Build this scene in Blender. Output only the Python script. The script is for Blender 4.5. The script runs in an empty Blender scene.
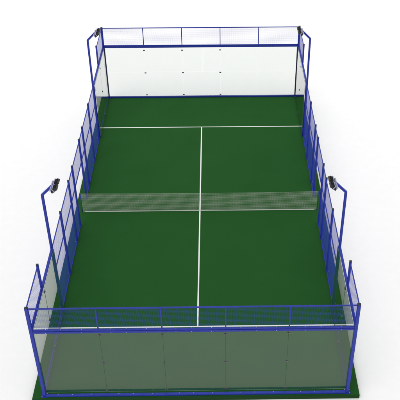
import bpy, bmesh, math
from mathutils import Vector, Matrix

scene = bpy.context.scene
COL = scene.collection

# ------------------------------------------------------------------ materials
def new_mat(name):
    m = bpy.data.materials.new(name); m.use_nodes = True
    nt = m.node_tree; nt.nodes.clear()
    out = nt.nodes.new('ShaderNodeOutputMaterial')
    return m, nt, out

def noise_mat(name, c1, c2, scale, rough=0.6, metal=0.0, bump=0.0, spec=0.5, coat=0.0, detail=4, bscale=None, big=None):
    """two colours mixed by noise, optional fine bump, optional broad wear patches"""
    m, nt, out = new_mat(name); N = nt.nodes; L = nt.links
    tc = N.new('ShaderNodeTexCoord')
    n = N.new('ShaderNodeTexNoise'); n.inputs['Scale'].default_value = scale; n.inputs['Detail'].default_value = detail
    L.new(tc.outputs['Object'], n.inputs['Vector'])
    r = N.new('ShaderNodeValToRGB')
    r.color_ramp.elements[0].position = .32; r.color_ramp.elements[0].color = (*c1, 1)
    r.color_ramp.elements[1].position = .68; r.color_ramp.elements[1].color = (*c2, 1)
    L.new(n.outputs['Fac'], r.inputs['Fac'])
    col = r.outputs['Color']
    if big:
        n2 = N.new('ShaderNodeTexNoise'); n2.inputs['Scale'].default_value = big[0]; n2.inputs['Detail'].default_value = 3
        L.new(tc.outputs['Object'], n2.inputs['Vector'])
        mr = N.new('ShaderNodeMapRange'); mr.inputs['From Min'].default_value = .3; mr.inputs['From Max'].default_value = .7
        mr.inputs['To Min'].default_value = 1 - big[1]; mr.inputs['To Max'].default_value = 1 + big[1]
        L.new(n2.outputs['Fac'], mr.inputs['Value'])
        vm = N.new('ShaderNodeVectorMath'); vm.operation = 'SCALE'
        L.new(col, vm.inputs[0]); L.new(mr.outputs['Result'], vm.inputs['Scale'])
        col = vm.outputs['Vector']
    p = N.new('ShaderNodeBsdfPrincipled')
    L.new(col, p.inputs['Base Color'])
    p.inputs['Roughness'].default_value = rough; p.inputs['Metallic'].default_value = metal
    p.inputs['Specular IOR Level'].default_value = spec
    p.inputs['Coat Weight'].default_value = coat; p.inputs['Coat Roughness'].default_value = .15
    if bump:
        nb = N.new('ShaderNodeTexNoise'); nb.inputs['Scale'].default_value = bscale or scale * 2
        L.new(tc.outputs['Object'], nb.inputs['Vector'])
        b = N.new('ShaderNodeBump'); b.inputs['Strength'].default_value = bump; b.inputs['Distance'].default_value = .01
        L.new(nb.outputs['Fac'], b.inputs['Height']); L.new(b.outputs['Normal'], p.inputs['Normal'])
    L.new(p.outputs['BSDF'], out.inputs['Surface'])
    return m

def glass_mat(name, tint):
    m, nt, out = new_mat(name); N = nt.nodes; L = nt.links
    tc = N.new('ShaderNodeTexCoord')
    ns = N.new('ShaderNodeTexNoise'); ns.inputs['Scale'].default_value = 1.3; ns.inputs['Detail'].default_value = 5
    L.new(tc.outputs['Object'], ns.inputs['Vector'])
    tr = N.new('ShaderNodeBsdfTransparent')
    r = N.new('ShaderNodeValToRGB')
    r.color_ramp.elements[0].color = (*[t * .985 for t in tint], 1); r.color_ramp.elements[1].color = (*tint, 1)
    L.new(ns.outputs['Fac'], r.inputs['Fac']); L.new(r.outputs['Color'], tr.inputs['Color'])
    gl = N.new('ShaderNodeBsdfGlossy'); gl.inputs['Roughness'].default_value = .02
    fr = N.new('ShaderNodeFresnel'); fr.inputs['IOR'].default_value = 1.52
    geo = N.new('ShaderNodeNewGeometry')
    inv = N.new('ShaderNodeMath'); inv.operation = 'SUBTRACT'; inv.inputs[0].default_value = 1.0
    L.new(geo.outputs['Backfacing'], inv.inputs[1])
    m1 = N.new('ShaderNodeMath'); m1.operation = 'MULTIPLY'
    L.new(fr.outputs['Fac'], m1.inputs[0]); L.new(inv.outputs[0], m1.inputs[1])
    m2 = N.new('ShaderNodeMath'); m2.operation = 'MULTIPLY'; m2.inputs[1].default_value = GLASS_REFL; m2.use_clamp = True
    L.new(m1.outputs[0], m2.inputs[0])
    mx = N.new('ShaderNodeMixShader')
    L.new(m2.outputs[0], mx.inputs[0]); L.new(tr.outputs[0], mx.inputs[1]); L.new(gl.outputs[0], mx.inputs[2])
    L.new(mx.outputs[0], out.inputs['Surface'])
    return m

GLASS_REFL = 1.8
M_TURF = noise_mat('turf_green', (.0095, .072, .0115), (.0150, .092, .0166), 200, rough=.92, bump=.35, spec=.15, big=(.55, .05))
M_BASE = noise_mat('base_green', (.007, .040, .008), (.011, .055, .011), 25, rough=.85, bump=.1, spec=.2)
M_LINE = noise_mat('line_white', (.74, .78, .74), (.86, .88, .86), 140, rough=.9, bump=.2, spec=.2)
M_BLUE = noise_mat('blue_powder_coat', (.014, .029, .30), (.020, .038, .36), 9, rough=.42, bump=.04, bscale=400, spec=.3)
M_WIRE = noise_mat('blue_mesh_coat', (.016, .028, .38), (.024, .040, .46), 12, rough=.45, spec=.3)
M_CAP = noise_mat('cap_black', (.012, .012, .016), (.02, .02, .028), 30, rough=.55)
M_STEEL = noise_mat('bolt_steel', (.55, .56, .6), (.7, .7, .74), 60, rough=.3, metal=.9)
M_CLAMP = noise_mat('clamp_dark', (.02, .022, .03), (.035, .036, .045), 60, rough=.4)
M_NET = noise_mat('net_cord', (.50, .54, .46), (.64, .68, .59), 60, rough=.85)
M_TAPE = noise_mat('net_tape', (.68, .72, .68), (.82, .84, .80), 60, rough=.85)
M_LAMP = noise_mat('lamp_black', (.010, .011, .010), (.022, .024, .020), 40, rough=.5)
M_LENS = noise_mat('lamp_lens', (.10, .11, .09), (.20, .21, .18), 30, rough=.12, coat=.6)
M_BRACK = noise_mat('bracket_grey', (.33, .33, .52), (.42, .42, .62), 20, rough=.35, metal=.2)
M_GROUND = noise_mat('white_floor', (.925, .925, .925), (.94, .94, .94), 3, rough=.9, spec=.1)
M_SEAL = noise_mat('seal_navy', (.010, .012, .045), (.014, .017, .06), 20, rough=.5)
M_EDGE = noise_mat('glass_edge', (.10, .17, .14), (.14, .22, .18), 8, rough=.15)
M_GLASS = glass_mat('clear_glass', (.964, .977, .966))

# ------------------------------------------------------------------ mesh helpers
class MB:
    def __init__(s): s.bm = bmesh.new()
    def box(s, c, d, mi=0, bev=0.0, rot=None):
        r = bmesh.ops.create_cube(s.bm, size=1.0)
        vs = r['verts']
        bmesh.ops.scale(s.bm, vec=Vector(d), verts=vs)
        if bev > 0:
            es = list({e for v in vs for e in v.link_edges})
            g = bmesh.ops.bevel(s.bm, geom=es, offset=bev, segments=2, affect='EDGES', profile=.5)
            vs = list({v for f in g['faces'] for v in f.verts} | {v for v in vs if v.is_valid})
            # gather the whole island
            seen = set(vs); st = list(vs)
            while st:
                v = st.pop()
                for e in v.link_edges:
                    o = e.other_vert(v)
                    if o not in seen: seen.add(o); st.append(o)
            vs = list(seen)
        if rot is not None: bmesh.ops.rotate(s.bm, cent=(0, 0, 0), matrix=rot, verts=vs)
        bmesh.ops.translate(s.bm, vec=Vector(c), verts=vs)
        for f in {f for v in vs for f in v.link_faces}: f.material_index = mi
        return vs
    def prism(s, a, b, r, n=4, mi=0, twist=math.pi/4):
        a = Vector(a); b = Vector(b); d = (b - a).normalized()
        u = Vector((0, 0, 1)) if abs(d.z) < .9 else Vector((1, 0, 0))
        x = d.cross(u).normalized(); y = d.cross(x)
        ra = []; rb = []
        for k in range(n):
            t = twist + 2 * math.pi * k / n
            o = (x * math.cos(t) + y * math.sin(t)) * r
            ra.append(s.bm.verts.new(a + o)); rb.append(s.bm.verts.new(b + o))
        for k in range(n):
            f = s.bm.faces.new((ra[k], ra[(k+1) % n], rb[(k+1) % n], rb[k])); f.material_index = mi; f.smooth = n > 6
        for q in (list(reversed(ra)), rb):
            f = s.bm.faces.new(q); f.material_index = mi
    def build(s, name, mats, parent=None, loc=None):
        bmesh.ops.recalc_face_normals(s.bm, faces=s.bm.faces)
        me = bpy.data.meshes.new(name); s.bm.to_mesh(me); s.bm.free()
        for m in (mats if isinstance(mats, (list, tuple)) else [mats]): me.materials.append(m)
        o = bpy.data.objects.new(name, me); COL.objects.link(o)
        if parent: o.parent = parent
        if loc: o.location = loc
        return o

def thing(name, label, cat, loc=(0, 0, 0), rz=0, group=None):
    o = bpy.data.objects.new(name, None); COL.objects.link(o)
    o.location = loc; o.rotation_euler = (0, 0, rz)
    o['label'] = label; o['category'] = cat
    if group: o['group'] = group
    return o

def copy_tree(o, parent=None):
    c = o.copy(); COL.objects.link(c); c.parent = parent
    for ch in [k for k in bpy.data.objects if k.parent == o]: copy_tree(ch, c)
    return c

def tube(name, c, d, parent, bolts=None, bev=.006, mat=None):
    b = MB(); b.box(c, d, 0, bev)
    if bolts:
        for p, ax in bolts:
            p = Vector(p); ax = Vector(ax)
            b.prism(p - ax * .004, p + ax * .014, .011, 6, 1)
    return b.build(name, [mat or M_BLUE, M_STEEL], parent)

def wires(parent, o, u, lu, lv, name='mesh_panel', pitch=.05, r=.0021):
    """welded mesh in the plane through o spanned by the horizontal direction u and z"""
    o = Vector(o); u = Vector(u); n = u.cross(Vector((0, 0, 1)))
    b = MB()
    nu = round(lu / pitch); nv = round(lv / pitch)
    for i in range(1, nu):
        p = o + u * (lu * i / nu) + n * r
        b.prism(p, p + Vector((0, 0, lv)), r, 4)
    for j in range(1, nv):
        p = o + Vector((0, 0, lv * j / nv)) - n * r
        b.prism(p, p + u * lu, r, 4)
    return b.build(name, M_WIRE, parent)

def pane(parent, c, d, axis, name='glass_pane'):
    """a thin toughened glass pane; large faces clear, edges greenish"""
    b = MB(); b.box(c, d, 0)
    for f in b.bm.faces:
        f.normal_update()
        if abs(f.normal[axis]) < .5: f.material_index = 1
    return b.build(name, [M_GLASS, M_EDGE], parent)

def clamp(parent, c, d, ax):
    b = MB(); b.box(c, d, 0, .004)
    a = Vector(ax)
    t = Vector((0, 1, 0)) if abs(ax[0]) > .5 else Vector((1, 0, 0))
    for s in (-1, 1):
        for q in (-1, 1):
            p = Vector(c) + t * s * .026
            off = (d[0] if abs(ax[0]) > .5 else d[1]) / 2
            b.prism(p + a * q * (off - .001), p + a * q * (off + .006), .008, 6, 1)
    return b.build('clamp', [M_CLAMP, M_STEEL], parent)

# ------------------------------------------------------------------ setting
b = MB(); S = 400
v = [b.bm.verts.new(p) for p in ((-S, -S, 0), (S, -S, 0), (S, S, 0), (-S, S, 0))]; b.bm.faces.new(v)
g = b.build('ground', M_GROUND, loc=(0, 0, -.17)); g['kind'] = 'structure'

MX, MY = .41, .16
b = MB(); b.box((0, 10, -.087), (10 + 2 * MX, 20 + 2 * MY, .166), 0, .008)
base = b.build('court_base', M_BASE); base['kind'] = 'structure'
b = MB()
v = [b.bm.verts.new(p) for p in ((-5 - MX + .012, -MY + .012, 0), (5 + MX - .012, -MY + .012, 0), (5 + MX - .012, 20 + MY - .012, 0), (-5 - MX + .012, 20 + MY - .012, 0))]
b.bm.faces.new(v); b.build('turf', M_TURF, base)
def line(x0, y0, x1, y1, z=.004):
    b = MB(); v = [b.bm.verts.new(p) for p in ((x0, y0, z), (x1, y0, z), (x1, y1, z), (x0, y1, z))]
    b.bm.faces.new(v); return b.build('court_line', M_LINE, base)
line(-4.97, 3.02, 4.97, 3.08)
line(-4.97, 16.92, 4.97, 16.98)
line(-.027, 3.08, .027, 16.92)

# ------------------------------------------------------------------ end walls (local frame: x along wall, +y outward from court is -y)
def end_wall(name, label, loc, rz, dz=0.0, dy=0.0):
    t = thing(name, label, 'glass wall', loc, rz)
    far = dz == 0
    for sx in (-1, 1):
        p = tube('post', (sx * 5.01, -.02, 2.02), (.1, .1, 4.0), t)
        tube('cap', (sx * 5.01, -.02, 4.028), (.106, .106, .015), p, mat=M_CAP, bev=.003)
        tube('base_plate', (sx * 5.01, -.02, .012), (.2, .18, .016), p, bolts=[((sx * 5.01 + a * .075, -.02 + c * .065, .02), (0, 0, 1)) for a in (-1, 1) for c in (-1, 1)], bev=.002)
    xs = [-4.0 + i * 2.0 for i in range(5)]
    def bl(y, z, ax): return [((x + d, y, z), ax) for x in xs for d in (-.55, -.08, .55)]
    tube('bottom_rail', (0, -.03 + dy, .047), (9.92, .08, .08), t, bolts=bl(-.03 + dy, .087, (0, 0, 1)))
    tube('beam', (0, -.03, 2.953 + dz), (9.92, .075, .074), t, bolts=bl(-.0675, 2.955 + dz, (0, -1, 0)))
    tube('mesh_rail', (0, -.03, 3.027 + dz), (9.92, .05, .05), t, bolts=bl(-.03, 3.052 + dz, (0, 0, 1)))
    tube('top_rail', (0, -.03, 3.99), (9.92, .04, .04), t)
    for x in (-2.94, -.98, .98, 2.94):
        tube('mullion', (x, -.03, 3.511 + dz / 2), (.042, .042, .916 - dz), t, bev=.004)
    edges = [-4.965, -2.94, -.98, .98, 2.94, 4.965]
    for i in range(5):
        a, c = edges[i], edges[i + 1]
        lo = a + (.023 if 0 < i else 0); hi = c - (.023 if i < 4 else 0)
        wires(t, (lo, -.03, 3.052 + dz), (1, 0, 0), hi - lo, .918 - dz, r=.0021 if far else .0016)
        ga = -4.98 if i == 0 else a + .004; gc = 4.98 if i == 4 else c - .004
        pn = pane(t, ((ga + gc) / 2, .03, 1.52), (gc - ga, .012, 2.82), 1)
        if i < 4 and not (far and i == 0):
            for z in (.2, 1.5, 2.78): clamp(pn, (c, .03, z), (.095, .045, .042), (0, 1, 0))
    for sx in ((-1, 1) if dz == 0 else ()):
        b = MB(); b.box((sx * 4.955, .048, 1.52), (.05, .022, 2.8), 0, .002); b.build('corner_seal', M_SEAL, t)
    return t
end_wall('end_wall', 'glass end wall nearest the viewer, seen over the turf, with blue steel frame and mesh on top', (0, 0, 0), 0, .045, -.03)
end_wall('end_wall', 'far glass end wall against the white background, behind the far service line', (0, 20, 0), math.pi)

# ------------------------------------------------------------------ side fences
def side_fence(name, label, s):
    t = thing(name, label, 'fence', (s * 5.0, 10, 0), 0)
    X = s * .03                         # posts stand just outboard of the playing area
    Y = lambda y: y - 10
    def post(y, z0, z1, w=.075):
        p = tube('post', (X + s * .01, Y(y), (z0 + z1) / 2), (w, w, z1 - z0), t)
        tube('cap', (X + s * .01, Y(y), z1 + .008), (w + .006, w + .006, .015), p, mat=M_CAP, bev=.003)
        if z0 < .1:
            tube('base_plate', (X + s * .03, Y(y), .012), (.11, .15, .016), p, bev=.002,
                 bolts=[((X + s * .072, Y(y) + c * .06, .02), (0, 0, 1)) for c in (-1, 1)])
        return p
    for y in (6, 8, 9, 11, 12, 14): post(y, .003, 3.05)
    for y in (4.035, 15.965):
        tube('stile', (-s * .002, Y(y), 1.46), (.022, .05, 2.88), t, bev=.003)
    for y in (2, 18): post(y, 3.0, 3.975)
    w2 = .0375
    for (y0, y1) in ((0, 4), (16, 20)):     # glazed corner bays
        q0, q1 = (y0 + .03, y1 + .01) if y0 == 0 else (y0 - .01, y1 - .03)
        ym = (q0 + q1) / 2; L = q1 - q0
        yy = [y0 + .5, y0 + 1.5, y0 + 2.5, y0 + 3.5]
        tube('beam', (X, Y(ym), 2.95), (.08, L, .09), t, bolts=[((X + s * .04, Y(q), 2.95), (s, 0, 0)) for q in yy])
        tube('bottom_rail', (X, Y(ym), .052), (.07, L - .06, .08), t, bolts=[((X, Y(q), .092), (0, 0, 1)) for q in yy])
        for k in range(2):
            a = y0 + 2 * k; c = a + 2
            ga = a + (.05 if a == 0 else .004); gc = c - (.05 if c == 20 else .004)
            pn = pane(t, (-s * .03, Y((ga + gc) / 2), 1.52), (.012, gc - ga, 2.82), 0)
            if k == 0:
                for z in (.2, 1.5, 2.78): clamp(pn, (-s * .03, Y(c), z), (.045, .095, .042), (1, 0, 0))
        # one metre of mesh on the two metres nearest the corner
        m0, m1 = (.03, 1.962) if y0 == 0 else (18.038, 19.97)
        tube('mesh_rail', (X, Y((m0 + m1) / 2), 3.02), (.04, m1 - m0, .04), t)
        tube('top_rail', (X, Y((m0 + m1) / 2), 3.94), (.035, m1 - m0, .035), t)
        wires(t, (X, Y(m0), 3.04), (0, 1, 0), m1 - m0, .885)
    ys = [4, 6, 8, 9, 11, 12, 14, 16]
    for a, c in zip(ys[:-1], ys[1:]):
        lo = a + (.105 if a == 4 else w2); hi = c - (.105 if c == 16 else w2); L = hi - lo; m = Y((lo + hi) / 2)
        tube('top_rail', (X, m, 2.985), (.035, L, .035), t, bev=.004)
        tube('middle_rail', (X, m, 2.0), (.035, L, .035), t, bev=.004)
        wires(t, (X, Y(lo), 2.018), (0, 1, 0), L, .95)
        if (a, c) != (9, 11):
            tube('bottom_rail', (X, m, .06), (.04, L, .04), t, bev=.004)
            wires(t, (X, Y(lo), .08), (0, 1, 0), L, 1.902)
    return t
side_fence('side_fence', 'left blue mesh fence of the court, with open gateway at the net', -1)
side_fence('side_fence', 'right blue mesh fence of the court, with open gateway at the net', 1)

# ------------------------------------------------------------------ net
t = thing('court_net', 'pale grey net stretched across the middle of the green court', 'net', (0, 9.96, 0))
W = 5.07
def sag(x): return .985 - .04 * (1 - (abs(x) / W) ** 1.6)
b = MB()
n = 224
for i in range(n + 1):
    x = -W + 2 * W * i / n
    b.prism((x, .0012, .02), (x, .0012, sag(x)), .0023, 4)
rows = 20; K = 24
for j in range(rows + 1):
    f = j / rows
    for k in range(K):
        x0 = -W + 2 * W * k / K; x1 = -W + 2 * W * (k + 1) / K
        b.prism((x0, -.0012, .03 + (sag(x0) - .03) * f), (x1, -.0012, .03 + (sag(x1) - .03) * f), .0023 if j < rows else .003, 4)
b.build('netting', M_NET, t)
b = MB(); b.box((0, 0, .03), (2 * 4.96, .010, .036), 0, .003); b.build('bottom_tape', M_TAPE, t)
for s in (-1, 1):
    b = MB(); b.prism((s * 5.075, 0, .003), (s * 5.075, 0, .98), .014, 16); b.build('net_post', M_BLUE, t)

# ------------------------------------------------------------------ floodlight masts (local +x points into the court)
def mast():
    t = thing('floodlight_mast', '', 'floodlight', (0, 0, 0), 0, 'floodlight masts at the corners of the court')
    H = 5.245
    b = MB(); b.box((0, 0, H / 2), (.085, .085, H), 0, .008)
    p = b.build('pole', M_BLUE, t)
    tube('base_plate', (-.04, 0, .012), (.16, .2, .016), p, bev=.002, bolts=[((-.09, c * .075, .02), (0, 0, 1)) for c in (-1, 1)])
    L = .505
    rot = Matrix.Rotation(math.radians(-45), 3, 'Y')
    e = Vector((0, 0, H)); d = Vector((1, 0, 1)).normalized()
    b = MB(); b.box(e + d * (L / 2 - .01), (L + .03, .08, .08), 0, .008, rot)
    a = b.build('arm', M_BLUE, t)
    tip = e + d * L
    b = MB(); b.box(tip + Vector((0, 0, 0)), (.05, .58, .05), 0, .006, rot)
    cb = b.build('crossbar', M_BRACK, t)
    for q in (-1, 1):
        c = tip + Vector((.13, q * .17, .0))
        rr = Matrix.Rotation(math.radians(52), 3, 'Y')   # face looks down and into the court
        dn = rr @ Vector((1, 0, 0)); up = rr @ Vector((0, 0, 1))
        b = MB(); b.box(c, (.07, .27, .25), 0, .015, rr)
        for k in range(6):                               # cooling fins at the back
            b.box(c - dn * .05 + Vector((0, (k - 2.5) * .042, 0)), (.045, .008, .2), 0, 0, rr)
        h = b.build('floodlight', M_LAMP, t)
        b = MB(); b.box(c + dn * .037, (.006, .22, .2), 0, .002, rr); b.build('lens', M_LENS, h)
        b = MB()
        for w in (-1, 1):
            b.box(c + Vector((0, w * .145, 0)) - dn * .03, (.13, .006, .03), 0, 0, rr)
        b.box(c - dn * .098, (.006, .296, .03), 0, 0, rr)
        b.build('bracket', M_BRACK, h)
    return t
m0 = mast()
spec = [(-5.055, 4.06, 0, 'near left floodlight mast, blue, standing outside the left fence closest to the viewer'),
        (5.055, 4.06, math.pi, 'near right floodlight mast, blue, standing outside the right fence closest to the viewer'),
        (-5.055, 15.94, 0, 'far left floodlight mast, blue, rising beside the far glass wall on the left'),
        (5.055, 15.94, math.pi, 'far right floodlight mast, blue, rising beside the far glass wall on the right')]
for i, (x, y, rz, lab) in enumerate(spec):
    o = m0 if i == 0 else copy_tree(m0)
    o.location = (x, y, .003); o.rotation_euler = (0, 0, rz); o['label'] = lab

# ------------------------------------------------------------------ light
w = bpy.data.worlds.new('World'); scene.world = w; w.use_nodes = True
bg = w.node_tree.nodes['Background']; bg.inputs['Color'].default_value = (1, 1, 1, 1); bg.inputs['Strength'].default_value = .80
ld = bpy.data.lights.new('studio_key', 'SUN'); ld.energy = .8; ld.angle = math.radians(35); ld.color = (1, .995, .985)
lo = bpy.data.objects.new('studio_key', ld); COL.objects.link(lo); lo.location = (-4, -6, 20)
lo.rotation_euler = Vector((.28, .38, -1)).to_track_quat('-Z', 'Y').to_euler()

ad = bpy.data.lights.new('studio_softbox', 'AREA'); ad.shape = 'RECTANGLE'; ad.size = 14; ad.size_y = 10; ad.energy = 900
ao = bpy.data.objects.new('studio_softbox', ad); COL.objects.link(ao); ao.location = (0, 30, 24)
# ------------------------------------------------------------------ camera
cd = bpy.data.cameras.new('camera'); co = bpy.data.objects.new('camera', cd); COL.objects.link(co)
co.location = (.770759847, -16.9810369, 20.5709604)
co.rotation_euler = (.926444770, .00114526951, -.0151060841)
cd.sensor_width = 36; cd.sensor_fit = 'HORIZONTAL'; cd.lens = 36 * 781.323222 / 400
cd.shift_x = -26.5512654 / 400; cd.shift_y = 4.71869335 / 400
cd.clip_start = .1; cd.clip_end = 2000
scene.camera = co

scene.render.engine = 'CYCLES'
scene.cycles.max_bounces = 12; scene.cycles.transparent_max_bounces = 32
scene.render.resolution_x = 1024; scene.render.resolution_y = 1024
scene.view_settings.view_transform = 'Standard'; scene.view_settings.look = 'None'
scene.view_settings.exposure = 0; scene.view_settings.gamma = 1
